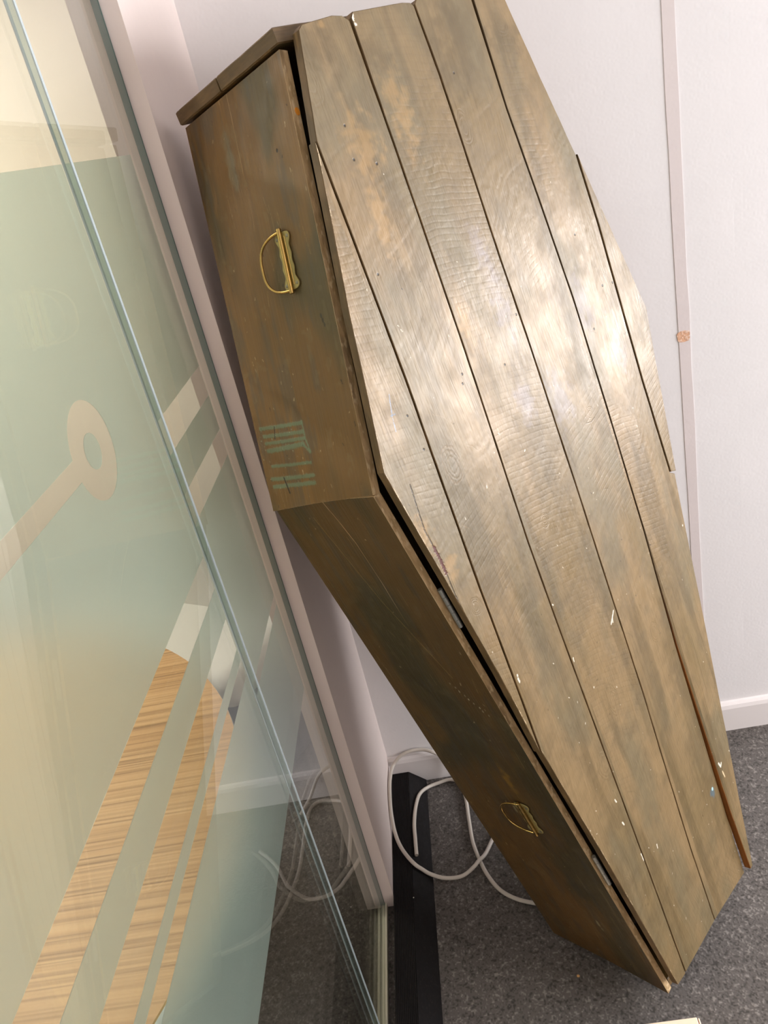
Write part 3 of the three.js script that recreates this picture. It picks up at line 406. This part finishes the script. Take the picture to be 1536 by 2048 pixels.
  // ---- ends and back
  const endBoard = (name, pts, p, q, s) => { const g = board(ccw(pts), 0.02, 0, 0.0018, s, 0.0012); upS.uv(g, (x) => x, (x, y) => y); edgeUV(g); mesh(name, place(g, p, q), [upMat, edgeMatW], coffin); };
  endBoard('head_board', [[0.2375, -D - 0.002], [-0.2260, -D - 0.002], [-0.2260, -0.1690], [0.2375, -0.1690]], [0, 1.7655], [-1, 1.7655], 21);
  endBoard('head_board', [[0.2375, -0.1665], [-0.2260, -0.1665], [-0.2260, -0.0152], [0.2375, -0.0235]], [0, 1.7655], [-1, 1.7655], 22);
  endBoard('foot_board', [[-0.15, -D], [0.132, -D], [0.132, -0.150], [-0.15, -0.150]], [0, 0.0035], [1, 0.0035], 23);
  endBoard('foot_board', [[-0.155, -0.149], [0.132, -0.149], [0.132, -0.0152], [-0.155, -0.0312]], [0, -0.0160], [1, -0.0160], 24);
  const hexAt = (u, inset) => { // outline clipped into strips for the back boards
    const half = (v) => (v > sh[1] ? mix(0.3680, 0.2316, (v - sh[1]) / (head[1] - sh[1])) : mix(0.1706, 0.3680, v / sh[1])) - inset; return half(u); };
  const strips = [[-0.35, -0.212], [-0.21, -0.071], [-0.069, 0.069], [0.071, 0.21], [0.212, 0.35]];
  strips.forEach(([a, b], i) => {
    const vs = Array.from({ length: 61 }, (_, k) => mix(0.018, 1.7452, k / 60)), L = [], R = [];
    for (const v of vs) { const h = hexAt(v, 0.0165), x0 = Math.max(a, -h), x1 = Math.min(b, h); if (x1 - x0 > 0.002) { L.push([x0, v]); R.push([x1, v]); } }
    const g = new THREE.ExtrudeGeometry(shape([...R, ...rev(L)]), { depth: 0.016, bevelEnabled: false }); g.translate(0, 0, -D + 0.0005); mesh('back_board', planarUV(g, 1 / 0.06, 1 / 1.2), edgeMatW, coffin);
  });
  // ---- brass drop handles: wavy two-leaf plate, barrel, bail, screws
  function handle(center, p, q, label) {
    const X = new THREE.Vector3(q[0] - p[0], q[1] - p[1], 0).normalize(), Y = new THREE.Vector3(0, 0, 1), Z = new THREE.Vector3().crossVectors(X, Y);
    const w = [[0.0385, 0.0095], [0.0365, 0.0148], [0.0318, 0.0168], [0.0270, 0.0148], [0.0210, 0.0112], [0.0150, 0.0118], [0.0095, 0.0134], [0.0040, 0.0118]]; // half outline: along, half width
    const half = [...w, [0, 0.0112], ...rev(w).map(([x, y]) => [-x, y])];
    const out = [...half, ...rev(half).map(([x, y]) => [x, -y])];
    const curve = new THREE.CatmullRomCurve3(out.map(([x, y]) => new THREE.Vector3(x, y, 0)), true, 'centripetal').getPoints(150).map((v) => [v.x, v.y]); curve.pop();
    const g = new THREE.ExtrudeGeometry(shape(ccw(curve)), { depth: 0.0012, bevelEnabled: true, bevelSize: 0.0004, bevelThickness: 0.0004, bevelSegments: 1 });
    const pm = mesh('handle', g, plateMat, coffin); pm.userData.label = label; pm.matrixAutoUpdate = true;
    pm.quaternion.setFromRotationMatrix(new THREE.Matrix4().makeBasis(X, Y, Z)); pm.position.set(center[0], center[1], center[2]).addScaledVector(Z, 0.0016);
    const barrel = new THREE.LatheGeometry([[0, -0.0445], [0.0030, -0.0445], [0.0036, -0.0435], [0.0036, -0.0345], [0.0032, -0.034], [0.0036, -0.0335], [0.0036, 0.0335], [0.0032, 0.034], [0.0036, 0.0345], [0.0036, 0.0435], [0.0030, 0.0445], [0, 0.0445]].map((v) => new THREE.Vector2(...v)), 20); barrel.rotateZ(-Math.PI / 2); barrel.translate(0, 0, 0.0040);
    mesh('barrel', barrel, brassMat, pm);
    const rib = [1, -1].map((k) => new THREE.CylinderGeometry(0.0011, 0.0011, 0.066, 10).rotateZ(Math.PI / 2).translate(0, k * 0.0062, 0.0017)); mesh('ridge', mergeGeometries(rib), brassMat, pm);
    const pts = []; for (let i = 0; i <= 28; i++) { const a = Math.PI * i / 28, c = Math.cos(a), s = Math.sin(a); pts.push([0.0395 * Math.sign(c) * Math.pow(Math.abs(c), 0.72), -0.0525 * Math.pow(s, 0.85), 0.0042 + 0.0035 * s]); }
    mesh('bail', tube([[0.0395, 0, 0.0042], ...pts.slice(1, -1), [-0.0395, 0, 0.0042]], 0.0020, 90, 12), brassMat, pm);
    for (const [x, y] of [[0.0318, 0.0123], [-0.0318, 0.0123], [0.0318, -0.0123], [-0.0318, -0.0123]]) {
      const s = new THREE.LatheGeometry([[0, 0.0010], [0.0012, 0.0009], [0.0024, 0.0004], [0.0026, 0]].map((v) => new THREE.Vector2(...v)), 18); s.rotateX(Math.PI / 2); s.translate(x, y, 0.0016); mesh('screw', s, screwMat, pm);
    }
  }
  const onU = (v, w) => { const t = (head[1] - v) / (head[1] - sh[1]); return [mix(head[0], sh[0], t) - 0.0012, v, w]; }, onL = (v, w) => { const t = (sh[1] - v) / sh[1]; return [mix(sh[0], foot[0], t), v, w]; };
  handle(onU(1.501, -0.1055), head, sh, 'upper brass drop handle with a wavy plate');
  handle(onL(0.464, -0.1245), sh, foot, 'lower brass drop handle with a wavy plate');
  // ---- steel hinges in the gap of the lower left edge
  for (const [a, b] of [[[-0.3265, 0.9963], [-0.3150, 0.9239]], [[-0.2296, 0.3921], [-0.2170, 0.3159]]]) {
    const A = new THREE.Vector3(a[0], a[1], -0.0235), B = new THREE.Vector3(b[0], b[1], -0.0235), d = B.clone().sub(A), l = d.length(), parts = [];
    for (let i = 0; i < 5; i++) parts.push(new THREE.CylinderGeometry(0.0038, 0.0038, l / 5 - 0.0006, 14).translate(0, l * (i / 5 + 0.1), 0));
    const g = mergeGeometries(parts.map((q) => q.toNonIndexed())); g.applyMatrix4(new THREE.Matrix4().makeRotationFromQuaternion(new THREE.Quaternion().setFromUnitVectors(new THREE.Vector3(0, 1, 0), d.clone().normalize())).setPosition(A)); mesh('hinge', g, steelMat, coffin);
  }
  { const s = new THREE.CylinderGeometry(0.0042, 0.0046, 0.0012, 24).rotateX(Math.PI / 2); s.scale(0.8, 1.15, 1); const t = (1.742 - 1.666) / 0.574; s.translate(mix(head[0], sh[0], t) + 0.0075, 1.666, -GAP + 0.0003); mesh('paint_spot', s, new THREE.MeshPhysicalMaterial({ color: '#d98a2b', roughness: 0.5 }), coffin).userData.label = 'orange spot of paint'; }
}

renderer.render(scene, camera);
